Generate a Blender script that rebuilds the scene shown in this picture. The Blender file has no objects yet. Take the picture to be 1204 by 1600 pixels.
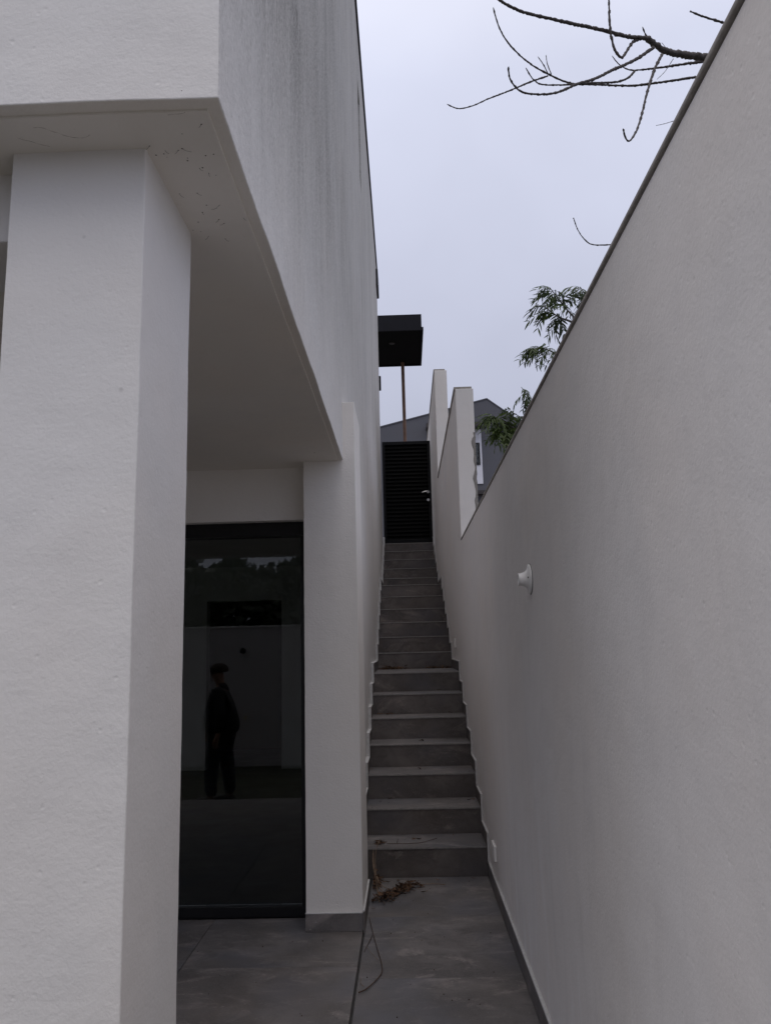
import bpy, bmesh, math, random
from mathutils import Vector, Matrix, noise
R = math.radians
rnd = random.Random(7)
scene = bpy.context.scene
COL = scene.collection

# ------------------------------------------------------------------ camera
CAM = Vector((0, 0, 1.45))
PITCH, YAW, ROLL, FPX = 0.168597, -0.0223958, -0.0243016, 1224.6
fw = Vector((math.sin(YAW)*math.cos(PITCH), math.cos(YAW)*math.cos(PITCH), math.sin(PITCH)))
rt = Vector((math.cos(YAW), -math.sin(YAW), 0))
up = rt.cross(fw)
r2 = rt*math.cos(ROLL) + up*math.sin(ROLL)
u2 = up*math.cos(ROLL) - rt*math.sin(ROLL)
cd = bpy.data.cameras.new('camera')
cam = bpy.data.objects.new('camera', cd)
COL.objects.link(cam)
cam.matrix_world = Matrix(((r2.x, u2.x, -fw.x, CAM.x), (r2.y, u2.y, -fw.y, CAM.y), (r2.z, u2.z, -fw.z, CAM.z), (0, 0, 0, 1)))
cd.sensor_fit = 'VERTICAL'
cd.sensor_height = 36
cd.lens = 36*FPX/1600
cd.clip_start = 0.05
cd.clip_end = 1500
scene.camera = cam

# ------------------------------------------------------------------ world: overcast daylight
w = bpy.data.worlds.new('World')
scene.world = w
w.use_nodes = True
nt = w.node_tree
nt.nodes.clear()
def N(t, kind, **kw):
    n = t.nodes.new(kind)
    for k, v in kw.items():
        setattr(n, k, v)
    return n
wo = N(nt, 'ShaderNodeOutputWorld')
bg = N(nt, 'ShaderNodeBackground')
bg.inputs['Strength'].default_value = 0.1
sky = N(nt, 'ShaderNodeTexSky', sky_type='NISHITA')
sky.sun_disc = False
SUN_EL, SUN_AZ = R(66), R(215)
sky.sun_elevation = SUN_EL
sky.sun_rotation = SUN_AZ
sky.dust_density = 4
tc = N(nt, 'ShaderNodeTexCoord')
sep = N(nt, 'ShaderNodeSeparateXYZ')
nt.links.new(tc.outputs['Generated'], sep.inputs[0])
ramp = N(nt, 'ShaderNodeValToRGB')
nt.links.new(sep.outputs['Z'], ramp.inputs[0])
e = ramp.color_ramp.elements
e[0].position = 0.0; e[0].color = (.42, .44, .53, 1)
e[1].position = 1.0; e[1].color = (1.38, 1.36, 1.42, 1)
m = ramp.color_ramp.elements.new(.35); m.color = (.57, .595, .735, 1)
m = ramp.color_ramp.elements.new(.62); m.color = (.72, .75, .91, 1)
cn = N(nt, 'ShaderNodeTexNoise')
cn.inputs['Scale'].default_value = 2.2
cn.inputs['Detail'].default_value = 4
nt.links.new(tc.outputs['Generated'], cn.inputs['Vector'])
cm = N(nt, 'ShaderNodeMapRange')
cm.inputs['From Min'].default_value = .3; cm.inputs['From Max'].default_value = .7
cm.inputs['To Min'].default_value = 7.9; cm.inputs['To Max'].default_value = 9.7
nt.links.new(cn.outputs['Fac'], cm.inputs['Value'])
sc_ = N(nt, 'ShaderNodeVectorMath', operation='SCALE')
nt.links.new(ramp.outputs[0], sc_.inputs[0])
nt.links.new(cm.outputs[0], sc_.inputs['Scale'])
mx = N(nt, 'ShaderNodeMixRGB')
mx.inputs[0].default_value = .93
nt.links.new(sky.outputs[0], mx.inputs[1])
nt.links.new(sc_.outputs[0], mx.inputs[2])
nt.links.new(mx.outputs[0], bg.inputs[0])
nt.links.new(bg.outputs[0], wo.inputs[0])

sl = bpy.data.lights.new('sun', 'SUN')
sl.energy = 0.9
sl.angle = R(60)
sl.color = (1.0, .96, .9)
so = bpy.data.objects.new('sun', sl)
COL.objects.link(so)
sd = Vector((math.sin(SUN_AZ)*math.cos(SUN_EL), math.cos(SUN_AZ)*math.cos(SUN_EL), math.sin(SUN_EL)))
so.rotation_euler = sd.to_track_quat('Z', 'Y').to_euler()
so.location = sd*30

vs = scene.view_settings
vs.view_transform = 'Standard'
vs.look = 'None'
vs.exposure = 0.19
vs.gamma = 1
vs.use_curve_mapping = False
scene.cycles.max_bounces = 16
scene.cycles.diffuse_bounces = 10

# ------------------------------------------------------------------ materials
def mat(name):
    m = bpy.data.materials.new(name)
    m.use_nodes = True
    t = m.node_tree
    b = t.nodes['Principled BSDF']
    pos = N(t, 'ShaderNodeNewGeometry')
    return m, t, b, pos.outputs['Position']
def mapping(t, vec, s):
    mp = N(t, 'ShaderNodeMapping')
    mp.inputs['Scale'].default_value = s
    t.links.new(vec, mp.inputs['Vector'])
    return mp.outputs[0]
def noise_n(t, vec, scale, detail=4, rough=.55, dist=0):
    n = N(t, 'ShaderNodeTexNoise')
    n.inputs['Scale'].default_value = scale
    n.inputs['Detail'].default_value = detail
    n.inputs['Roughness'].default_value = rough
    n.inputs['Distortion'].default_value = dist
    t.links.new(vec, n.inputs['Vector'])
    return n.outputs['Fac']
def rng(t, v, a, b, c, d):
    n = N(t, 'ShaderNodeMapRange')
    n.inputs['From Min'].default_value = a; n.inputs['From Max'].default_value = b
    n.inputs['To Min'].default_value = c; n.inputs['To Max'].default_value = d
    t.links.new(v, n.inputs['Value'])
    return n.outputs[0]
def math_n(t, op, a, b):
    n = N(t, 'ShaderNodeMath', operation=op)
    for i, v in enumerate((a, b)):
        if isinstance(v, (int, float)): n.inputs[i].default_value = v
        else: t.links.new(v, n.inputs[i])
    return n.outputs[0]
def mix(t, f, a, b, mode='MIX'):
    n = N(t, 'ShaderNodeMixRGB', blend_type=mode)
    for i, v in ((0, f), (1, a), (2, b)):
        if isinstance(v, (int, float)): n.inputs[i].default_value = v
        elif isinstance(v, tuple): n.inputs[i].default_value = (*v, 1)
        else: t.links.new(v, n.inputs[i])
    return n.outputs[0]
def bump(t, b, h, strength, dist, prev=None):
    n = N(t, 'ShaderNodeBump')
    n.inputs['Strength'].default_value = strength
    n.inputs['Distance'].default_value = dist
    t.links.new(h, n.inputs['Height'])
    if prev: t.links.new(prev, n.inputs['Normal'])
    t.links.new(n.outputs[0], b.inputs['Normal'])
    return n.outputs[0]

def paint(name, base, streak=0.0, rough_amt=1.0, grime=.5, specks=0.0, smear=0.0):
    """rendered wall with a rolled paint coat; streak = rain-washed vertical dirt"""
    m, t, b, p = mat(name)
    big = noise_n(t, p, .9, 3)
    med = noise_n(t, p, 6, 5, .6)
    c = mix(t, rng(t, big, .35, .65, 0, .5*grime), base, tuple(x*.86 for x in base))
    warm = noise_n(t, p, 1.7, 2)
    c = mix(t, rng(t, warm, .4, .7, 0, .35*grime), c, (base[0]*1.0, base[1]*.94, base[2]*.88))
    c = mix(t, rng(t, med, .55, .8, 0, .35*grime), c, tuple(x*.8 for x in base))
    if streak > 0:
        a = noise_n(t, mapping(t, p, (9, 9, 1.5)), 1.0, 8, .74, .5)
        a2 = noise_n(t, mapping(t, p, (42, 42, 8)), 1.0, 5, .7, .3)
        a3 = noise_n(t, mapping(t, p, (1.5, 1.5, .45)), 1.0, 3, .5)
        gr = noise_n(t, p, 75, 3, .7)
        fine = noise_n(t, mapping(t, p, (1, 1, .55)), 120, 4, .7)
        s = math_n(t, 'ADD', rng(t, a, .3, .74, 0, .42), rng(t, a2, .35, .75, 0, .34))
        s = math_n(t, 'MULTIPLY', s, rng(t, a3, .34, .62, .5, 1.1))
        s = math_n(t, 'ADD', s, .27)
        s = math_n(t, 'MULTIPLY', s, rng(t, gr, .3, .65, .5, 1.15))
        s = math_n(t, 'MULTIPLY', s, rng(t, fine, .3, .65, .45, 1.3))
        sz = N(t, 'ShaderNodeSeparateXYZ'); t.links.new(p, sz.inputs[0])
        ya_ = rng(t, sz.outputs['Y'], 1.6, 5.0, 1.35, .72)
        hz = math_n(t, 'MULTIPLY', rng(t, sz.outputs['Z'], 2.5, 3.7, .2, 1.0), ya_)
        s = math_n(t, 'MULTIPLY', s, hz)
        s = math_n(t, 'MULTIPLY', s, streak*1.1)
        n = N(t, 'ShaderNodeClamp'); t.links.new(s, n.inputs[0])
        c = mix(t, n.outputs[0], c, (.155, .145, .132))
    if smear > 0:
        sm = noise_n(t, mapping(t, p, (7, 7, 1.1)), 1.0, 6, .7, .6)
        sz = N(t, 'ShaderNodeSeparateXYZ'); t.links.new(p, sz.inputs[0])
        c = mix(t, math_n(t, 'MULTIPLY', rng(t, sm, .54, .7, 0, smear), rng(t, sz.outputs['Z'], .2, 1.1, 1, 0)), c, (.92, .91, .91))
        c = mix(t, math_n(t, 'MULTIPLY', rng(t, sm, .3, .46, smear*.6, 0), rng(t, sz.outputs['Z'], 0, 2.5, 1, .3)), c, tuple(x*.78 for x in base))
    if specks > 0:
        v = N(t, 'ShaderNodeTexVoronoi'); v.inputs['Scale'].default_value = 7
        t.links.new(p, v.inputs['Vector'])
        k = rng(t, v.outputs['Distance'], .018, .05, 1, 0)
        gate = rng(t, noise_n(t, p, 2.3, 2), .48, .56, 0, 1)
        c = mix(t, math_n(t, 'MULTIPLY', math_n(t, 'MULTIPLY', k, gate), specks), c, (.1, .09, .075))
    t.links.new(c, b.inputs['Base Color'])
    b.inputs['Roughness'].default_value = .86
    b.inputs['Specular IOR Level'].default_value = .3
    f1 = noise_n(t, p, 95, 5, .62)
    f2 = noise_n(t, mapping(t, p, (1, 1, 1.8)), 26, 4, .55)
    n1 = bump(t, b, f1, .42*rough_amt, .004)
    n2 = bump(t, b, f2, .09*rough_amt, .008, n1)
    f3 = noise_n(t, p, 2.4, 3)
    n3 = bump(t, b, f3, .25, .04, n2)
    pv = N(t, 'ShaderNodeTexVoronoi'); pv.inputs['Scale'].default_value = 26
    t.links.new(p, pv.inputs['Vector'])
    pk = math_n(t, 'MULTIPLY', rng(t, pv.outputs['Distance'], .03, .14, 0, 1), 1.0)
    bump(t, b, pk, .35*rough_amt, .0025, n3)
    return m

def stone_tile(name, base, contrast=1.0, rough=.5):
    """slate-look porcelain: soft clouds, diagonal pale veins, fine grain, random tone per tile"""
    m, t, b, p = mat(name)
    oi = N(t, 'ShaderNodeObjectInfo')
    off = N(t, 'ShaderNodeVectorMath', operation='SCALE'); off.inputs[0].default_value = (7, 3, 5)
    t.links.new(oi.outputs['Random'], off.inputs['Scale'])
    ad = N(t, 'ShaderNodeVectorMath', operation='ADD')
    t.links.new(p, ad.inputs[0]); t.links.new(off.outputs[0], ad.inputs[1])
    q = ad.outputs[0]
    mp = N(t, 'ShaderNodeMapping')
    mp.inputs['Rotation'].default_value = (R(4), 0, R(15)); mp.inputs['Scale'].default_value = (1.7, 3.6, 3)
    t.links.new(q, mp.inputs['Vector'])
    cl = noise_n(t, q, 3.2, 6, .62, .4)
    vn = noise_n(t, mp.outputs[0], 1.6, 8, .68, 1.1)
    gr = noise_n(t, q, 160, 3, .7)
    c = mix(t, rng(t, cl, .3, .72, 0, 1), tuple(x*(1-.3*contrast) for x in base), tuple(x*(1+.25*contrast) for x in base))
    c = mix(t, rng(t, vn, .54, .8, 0, .8*contrast), c, (base[0]*2.1, base[1]*2.0, base[2]*1.95))
    vn2 = noise_n(t, mp.outputs[0], 4.2, 6, .7, .8)
    c = mix(t, rng(t, vn2, .3, .52, .4*contrast, 0), c, tuple(x*.55 for x in base))
    c = mix(t, rng(t, gr, .35, .75, 0, .3), c, tuple(x*1.8 for x in base))
    c = mix(t, rng(t, oi.outputs['Random'], 0, 1, 0, .22), c, tuple(x*.6 for x in base))
    fl = noise_n(t, mp.outputs[0], 38, 3, .75)
    c = mix(t, math_n(t, 'MULTIPLY', rng(t, fl, .58, .72, 0, .8), rng(t, vn, .45, .6, 0, 1)), c, (base[0]*2.6, base[1]*2.6, base[2]*2.65))
    bl = noise_n(t, q, 2.1, 3)
    c = mix(t, rng(t, bl, .48, .66, 0, .45), c, (base[0]*.82, base[1]*.93, base[2]*1.15))
    dirt = noise_n(t, q, 1.3, 4, .6)
    c = mix(t, rng(t, dirt, .52, .75, 0, .28), c, (base[0]*1.7, base[1]*1.52, base[2]*1.32))
    t.links.new(c, b.inputs['Base Color'])
    t.links.new(rng(t, cl, .3, .7, rough-.1, rough+.12), b.inputs['Roughness'])
    b.inputs['Specular IOR Level'].default_value = .28
    n1 = bump(t, b, gr, .25, .0015)
    bump(t, b, cl, .25, .006, n1)
    return m

def simple(name, col, rough=.5, metal=0, var=.15, scale=20, bmp=.0, spec=.5):
    m, t, b, p = mat(name)
    n = noise_n(t, p, scale, 4)
    c = mix(t, rng(t, n, .3, .7, 0, 1), tuple(x*(1-var) for x in col), tuple(min(1, x*(1+var)) for x in col))
    t.links.new(c, b.inputs['Base Color'])
    b.inputs['Roughness'].default_value = rough
    b.inputs['Metallic'].default_value = metal
    b.inputs['Specular IOR Level'].default_value = spec
    if bmp: bump(t, b, n, .5, bmp)
    return m

M = {}
M['wall'] = paint('wall_paint', (.81, .775, .735))
M['wall_pillar'] = paint('pillar_paint', (.77, .748, .728), rough_amt=.7, grime=.9, specks=.5)
M['wall_streak'] = paint('rain_streaked_paint', (.76, .735, .71), streak=1.0, rough_amt=1.4)
M['soffit'] = paint('soffit_paint', (.78, .74, .68), rough_amt=.6, grime=1.0, specks=.9)
M['boundary'] = paint('boundary_wall_paint', (.81, .778, .757), rough_amt=.6, grime=.8, smear=.7)
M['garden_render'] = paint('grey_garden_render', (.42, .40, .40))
M['raw'] = paint('rough_mortar', (.3, .285, .27), rough_amt=4, grime=1.2)
M['coping'] = simple('coping_stone', (.33, .305, .28), .7, 0, .2, 30, .002)
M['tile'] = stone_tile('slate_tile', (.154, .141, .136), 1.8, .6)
M['riser'] = stone_tile('shaded_riser_slate', (.132, .117, .110), 1.9, .65)  # darker copy of the tread slate; the risers' shade is in the colour
M['edge'] = simple('lit_raw_tile_edge', (.24, .225, .215), .7, 0, .2, 50)
M['sealant'] = simple('white_sealant', (.56, .55, .54), .6, 0, .1, 40)
M['grout'] = simple('grey_grout', (.05, .047, .045), .9, 0, .2, 30)
M['concrete'] = simple('concrete', (.25, .24, .23), .9, 0, .2, 6, .004)
M['black'] = simple('black_powder_coat', (.006, .006, .007), .38, 0, .2, 30, spec=.4)
M['gate'] = simple('black_gate_paint', (.005, .005, .0065), .6, 0, .3, 20, spec=.2)
M['slat'] = simple('black_gate_slats', (.0028, .0028, .003), .7, 0, .3, 20, spec=.1)
M['canopy'] = simple('dark_canopy_metal', (.006, .006, .010), .6, 0, .15, 3, spec=.15)
M['canopy_under'] = simple('black_canopy_boarding', (.003, .003, .0035), .8, 0, .2, 4, spec=.1)
M['steel'] = simple('brushed_steel', (.62, .61, .60), .3, 1.0, .05, 60)
M['rust'] = simple('brown_primed_steel', (.17, .095, .062), .7, 0, .3, 5, .001)
M['white_plastic'] = simple('white_plastic', (.8, .78, .76), .35, 0, .04, 30)
M['cream_plastic'] = simple('cream_plastic', (.8, .78, .75), .5, 0, .05, 30)
M['dark_hole'] = simple('dark_socket', (.01, .01, .01), .7)
M['grey_render'] = paint('dark_grey_render', (.105, .107, .125), rough_amt=1.0, grime=1.0)
M['grey_white'] = simple('white_render', (.62, .62, .68), .8, 0, .05, 3)
M['awning'] = simple('dark_brown_metal', (.03, .025, .026), .6)
M['dead_leaf'] = simple('dead_leaf', (.15, .082, .045), .8, 0, .7, 45)
M['dead_leaf_dark'] = simple('dark_dead_leaf', (.06, .034, .022), .85, 0, .5, 45)
M['stalk'] = simple('dry_stalk', (.20, .135, .09), .8, 0, .4, 30)
M['twig'] = simple('dark_twig', (.075, .045, .03), .85, 0, .4, 60)
M['bark'] = simple('grey_bark', (.095, .082, .078), .9, 0, .35, 60, .003)
M['grass'] = simple('lawn_soil', (.035, .036, .022), .95, 0, .4, 9, .02)
M['earth'] = simple('paved_upper_ground', (.16, .15, .14), .9, 0, .2, 3, .01)
M['cloth'] = simple('dark_jacket_cloth', (.012, .012, .015), .9, 0, .3, 40, .002)
M['jeans'] = simple('dark_trouser_cloth', (.016, .018, .026), .9, 0, .3, 60, .002)
M['skin'] = simple('skin', (.36, .2, .14), .55, 0, .08, 30)
M['cap'] = simple('brown_cap_cloth', (.03, .02, .016), .9, 0, .2, 60, .002)
M['shoe'] = simple('black_shoe', (.012, .011, .01), .5)
M['room_wall'] = simple('interior_wall', (.75, .76, .73), .8, 0, .05, 3)
M['room_floor'] = stone_tile('interior_floor_tile', (.07, .065, .062))
M['brass'] = simple('brass', (.6, .45, .2), .3, 1)

def leaf_mat(name, a, b_):
    m, t, b, p = mat(name)
    n = noise_n(t, p, 14, 3)
    c = mix(t, rng(t, n, .3, .7, 0, 1), a, b_)
    t.links.new(c, b.inputs['Base Color'])
    b.inputs['Roughness'].default_value = .55
    tr = N(t, 'ShaderNodeBsdfTranslucent')
    t.links.new(c, tr.inputs[0])
    ms = N(t, 'ShaderNodeMixShader'); ms.inputs[0].default_value = .35
    t.links.new(b.outputs[0], ms.inputs[1]); t.links.new(tr.outputs[0], ms.inputs[2])
    t.links.new(ms.outputs[0], t.nodes['Material Output'].inputs[0])
    return m
M['leaf'] = leaf_mat('acacia_leaf', (.045, .08, .018), (.11, .15, .04))
M['leaf_grey'] = leaf_mat('acacia_leaf_greyish', (.045, .062, .035), (.09, .115, .07))
M['hedge'] = leaf_mat('garden_tree_leaf', (.022, .034, .018), (.05, .066, .034))

def glass_mat():
    m = bpy.data.materials.new('window_glass')
    m.use_nodes = True
    t = m.node_tree
    t.nodes.clear()
    o = N(t, 'ShaderNodeOutputMaterial')
    tr = N(t, 'ShaderNodeBsdfTransparent'); tr.inputs[0].default_value = (.88, .90, .89, 1)
    gl = N(t, 'ShaderNodeBsdfGlossy'); gl.inputs['Roughness'].default_value = 0.012
    gl.inputs[0].default_value = (1, 1, 1, 1)
    fr = N(t, 'ShaderNodeFresnel'); fr.inputs[0].default_value = 1.5
    k = math_n(t, 'MULTIPLY', fr.outputs[0], .9)
    ms = N(t, 'ShaderNodeMixShader')
    t.links.new(k, ms.inputs[0]); t.links.new(tr.outputs[0], ms.inputs[1]); t.links.new(gl.outputs[0], ms.inputs[2])
    t.links.new(ms.outputs[0], o.inputs[0])
    return m
M['glass'] = glass_mat()

# ------------------------------------------------------------------ object helpers
def props(o, label=None, cat=None, group=None, kind=None):
    if label: o['label'] = label
    if cat: o['category'] = cat
    if group: o['group'] = group
    if kind: o['kind'] = kind
    return o
def thing(name, loc, label, cat, group=None):
    o = bpy.data.objects.new(name, None)
    o.location = loc
    o.empty_display_size = .1
    COL.objects.link(o)
    return props(o, label, cat, group)
def wloc(o):
    v = Vector((0, 0, 0))
    while o:
        v = v + Vector(o.location); o = o.parent
    return v
def part(name, bm, m, parent=None, kind=None, smooth=False, label=None, recalc=True):
    if recalc: bmesh.ops.recalc_face_normals(bm, faces=bm.faces)
    if parent: bmesh.ops.translate(bm, verts=bm.verts, vec=-wloc(parent))
    me = bpy.data.meshes.new(name)
    bm.to_mesh(me); bm.free()
    if smooth:
        for f in me.polygons: f.use_smooth = True
    for x in (m if isinstance(m, (list, tuple)) else [m]): me.materials.append(x)
    o = bpy.data.objects.new(name, me)
    COL.objects.link(o)
    if parent: o.parent = parent
    if kind: o['kind'] = kind
    if label: o['label'] = label
    return o
def add_box(bm, x0, x1, y0, y1, z0, z1, mi=0):
    vs = [bm.verts.new(c) for c in ((x0,y0,z0),(x1,y0,z0),(x1,y1,z0),(x0,y1,z0),(x0,y0,z1),(x1,y0,z1),(x1,y1,z1),(x0,y1,z1))]
    fs = [bm.faces.new([vs[i] for i in f]) for f in ((0,3,2,1),(4,5,6,7),(0,1,5,4),(1,2,6,5),(2,3,7,6),(3,0,4,7))]
    for f in fs: f.material_index = mi
    return fs
def box(*a, bev=0.0, seg=2):
    bm = bmesh.new()
    add_box(bm, *a)
    if bev: bmesh.ops.bevel(bm, geom=bm.edges[:], offset=bev, segments=seg, profile=.5, affect='EDGES')
    return bm
def hand_box(x0, x1, y0, y1, z0, z1, step=.05, amp=.0022, bev=.005):
    """hand-plastered block: bevelled arrises that wander a little"""
    bm = box(x0, x1, y0, y1, z0, z1, bev=bev, seg=3)
    for ax, (a, b) in enumerate(((x0, x1), (y0, y1), (z0, z1))):
        n = int((b-a)/step)
        for i in range(1, n):
            c = a+(b-a)*i/n
            co = [0, 0, 0]; co[ax] = c
            no = [0, 0, 0]; no[ax] = 1
            if i*step < .0: continue
            bmesh.ops.bisect_plane(bm, geom=bm.verts[:]+bm.edges[:]+bm.faces[:], plane_co=co, plane_no=no)
    for v in bm.verts:
        p = v.co
        d = noise.noise_vector(p*3.1)*amp + noise.noise_vector(p*14)*amp*.55
        v.co = p + d
    return bm
def tube(bm, pts, rad, sides=6, bumps=0.0, cap=True):
    pts = [Vector(p) for p in pts]
    rad = rad if isinstance(rad, (list, tuple)) else [rad]*len(pts)
    rings = []
    prev = None
    for i, p in enumerate(pts):
        d = (pts[min(i+1, len(pts)-1)] - pts[max(i-1, 0)])
        if d.length < 1e-9: d = Vector((0, 0, 1))
        d.normalize()
        if prev is None:
            a = d.cross(Vector((0, 0, 1)))
            if a.length < .1: a = d.cross(Vector((1, 0, 0)))
        else:
            a = prev - d*prev.dot(d)
        a.normalize(); prev = a
        b = d.cross(a)
        r = rad[i]*(1+(bumps*rnd.uniform(-1, 1.6) if bumps else 0))
        rings.append([bm.verts.new(p + (a*math.cos(2*math.pi*k/sides)+b*math.sin(2*math.pi*k/sides))*r) for k in range(sides)])
    for i in range(len(rings)-1):
        for k in range(sides):
            bm.faces.new((rings[i][k], rings[i][(k+1)%sides], rings[i+1][(k+1)%sides], rings[i+1][k]))
    if cap:
        bm.faces.new(rings[0][::-1]); bm.faces.new(rings[-1])
def smooth_pts(pts, n=6):
    pts = [Vector(p) for p in pts]
    out = []
    for i in range(len(pts)-1):
        p0 = pts[max(i-1, 0)]; p1 = pts[i]; p2 = pts[i+1]; p3 = pts[min(i+2, len(pts)-1)]
        for k in range(n):
            t = k/n
            out.append(.5*((2*p1)+(p2-p0)*t+(2*p0-5*p1+4*p2-p3)*t*t+(3*p1-p0-3*p2+p3)*t**3))
    out.append(pts[-1])
    return out
def extrude_poly(bm, poly, axis_from, axis_to, axis=0):
    """polygon given in the two other axes, extruded along axis"""
    def mk(a, b, c):
        if axis == 0: return (c, a, b)
        if axis == 1: return (a, c, b)
        return (a, b, c)
    A = [bm.verts.new(mk(a, b, axis_from)) for a, b in poly]
    B = [bm.verts.new(mk(a, b, axis_to)) for a, b in poly]
    bm.faces.new(A[::-1]); bm.faces.new(B)
    n = len(poly)
    for i in range(n): bm.faces.new((A[i], A[(i+1)%n], B[(i+1)%n], B[i]))

# ------------------------------------------------------------------ key dimensions
XL, XR = -.312, .486          # stair edges
XU = -.332                    # outer face of the house beside the stair
D0, T, RH, L1, L2 = 5.3117, .3485, .1713, .784, .634
ZS = 2.5                      # underside of the overhang
TOP = 18*RH
def sy(k): return D0+(k-1)*T+(L1 if k >= 8 else 0)+(L2 if k >= 14 else 0)
YTOP = sy(18)                 # front of the top landing
GATE_Y = 12.78

# ------------------------------------------------------------------ setting
g = part('lawn', box(-60, 60, -60, 80, -.9, -.45), M['grass'], kind='structure')
u = part('upper_ground', box(-60, 60, 13.2, 90, -.44, TOP-.012), M['earth'], kind='structure')
# far ground sheet out to the horizon
bm = bmesh.new(); add_box(bm, -700, 700, -700, 700, -1.2, -.92)
part('terrain', bm, M['grass'], kind='structure')

# grass tufts of the lawn behind the viewer (seen mirrored in the glass door)
bm = bmesh.new()
for i in range(9000):
    x = rnd.uniform(-7, -.9); y = rnd.uniform(-4.0, 1.1); h = rnd.uniform(.02, .06); a = rnd.uniform(0, 6.28)
    dx, dy = math.cos(a)*.004, math.sin(a)*.004
    lx, ly = rnd.uniform(-.02, .02), rnd.uniform(-.02, .02)
    vs_ = [bm.verts.new((x-dx, y-dy, -.451)), bm.verts.new((x+dx, y+dy, -.451)), bm.verts.new((x+lx, y+ly, -.45+h))]
    bm.faces.new(vs_)
part('grass', bm, M['hedge'], kind='stuff', recalc=False)

# terrace floor left of the joint, corridor floor right of it: each tile a piece
tf = part('terrace_floor', box(-6.2, -.266, 1.22, 4.62, -.45, -.011), M['grout'], kind='structure')
tw, tl = .82, .80
tile_me = {}
def floor_tile(x0, x1, y0, y1, z, parent, m=M['tile']):
    key = (round(x1-x0, 4), round(y1-y0, 4), m.name)
    if key not in tile_me:
        o = part('tile', box(0, x1-x0, 0, y1-y0, -.0098, 0, bev=.0012, seg=1), m)
        tile_me[key] = o.data
    else:
        o = bpy.data.objects.new('tile', tile_me[key]); COL.objects.link(o)
    o.location = (x0, y0, z+rnd.uniform(-.0006, .0006)); o.parent = parent
    return o
ys = [1.22, 1.5, 2.3, 3.1, 3.9, 4.56]
for j in range(5):
    x1 = -.2665
    for i in range(7):
        floor_tile(x1-tw+.003, x1, ys[j]+.0015, ys[j+1]-.0015, 0, tf)
        x1 -= tw
cf = part('corridor_floor', box(-.248, .49, -1.0, 5.3, -.45, -.016), M['grout'], kind='structure')
cy = [-1.0, -.2, .6, 1.37, 2.17, 2.97, 3.77, 4.57, 5.296]
for j in range(8):
    floor_tile(-.2555, .474, cy[j]+.0015, cy[j+1]-.0015, -.005, cf)
part('drain_joint', box(-.2655, -.2485, 1.22, 5.29, -.44, -.0155), M['grout'], kind='structure')

CRACKS = [[(-.723, 1.408, 2.509), (-.7, 1.41, 2.509), (-.677, 1.431, 2.509), (-.643, 1.445, 2.509), (-.618, 1.434, 2.509)],
 [(-.443, 1.386, 2.509), (-.416, 1.384, 2.509), (-.404, 1.380, 2.509)],
 [(-.765, 1.436, 2.509), (-.736, 1.458, 2.509), (-.714, 1.47, 2.509)]]
M['speck'] = simple('dark_speck', (.07, .055, .045), .9)
M['crack'] = simple('dark_crack', (.24, .19, .15), .9)
# ------------------------------------------------------------------ the white house
house = thing('house', (-4.0, 1.35, 0), 'large white house with an overhanging upper floor, left of the stairs', 'house')
# overhanging upper floor: wall slabs around a solid core, so that openings are real recesses
WT = .16
o = part('upper_wall', hand_box(-7.2, XU, 1.348, 7.0, ZS, 7.7, step=.09, amp=.0024, bev=.0035), [M['wall_pillar'], M['wall_streak'], M['soffit']], house)
for f in o.data.polygons:
    if f.normal.x > .5: f.material_index = 1
    elif f.normal.z < -.6: f.material_index = 2
bm = bmesh.new()
add_box(bm, XU-WT, XU, 7.0, 7.36, ZS+.012, 6.0)
add_box(bm, XU-WT, XU, 7.0, 7.36, 7.04, 7.7)
add_box(bm, XU-WT, XU, 7.36, 12.42, ZS+.012, 7.7)
part('upper_side_wall', bm, M['wall_streak'], house)
part('upper_core', box(-7.2, XU-WT-.002, 7.001, 12.41, ZS+.05, 7.65), M['wall'], house)
# window in the side wall
wn = part('window', box(XU-.07, XU-.055, 7.0, 7.36, 6.0, 7.04), M['black'], house)
part('pane', box(XU-.054, XU-.05, 7.04, 7.32, 6.05, 6.99), M['glass'], wn)
# soffit, slightly recessed behind a drip lip
part('soffit', hand_box(-7.15, -.361, 1.379, 4.76, ZS-.0055, ZS+.04, step=.08, amp=.0016, bev=.0015), M['soffit'], house)
for cr in CRACKS:
    bm = bmesh.new()
    sp = [p_+noise.noise_vector(p_*60)*.004 for p_ in smooth_pts(cr, 6)]
    for p_ in sp: p_.z = ZS-.0056
    tube(bm, sp, [.00055*rnd.uniform(.1, .8) for _ in sp], 4)
    part('plaster_crack', bm, M['crack'], house)
bm = bmesh.new()
for i in range(34):
    x, y = rnd.gauss(-.45, .05), rnd.gauss(1.62, .12)
    if x > -.37 or (-.81 < x < -.515 and 1.48 < y < 1.85): continue
    q = rnd.uniform(.0006, .0022)
    bmesh.ops.create_icosphere(bm, subdivisions=1, radius=1, matrix=Matrix.Translation((x, y, ZS-.0058)) @ Matrix.Diagonal((q, q, .0006, 1)))
    if rnd.random() < .5:
        a_ = rnd.uniform(0, 3.1); l_ = rnd.uniform(.006, .02)
        tube(bm, [(x, y, ZS-.006), (x+l_*math.cos(a_)*.5, y+l_*math.sin(a_)*.5, ZS-.0085), (x+l_*math.cos(a_), y+l_*math.sin(a_)+.003, ZS-.006)], .00035, 3)
part('cobweb_specks', bm, M['speck'], house, kind='stuff')
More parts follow.
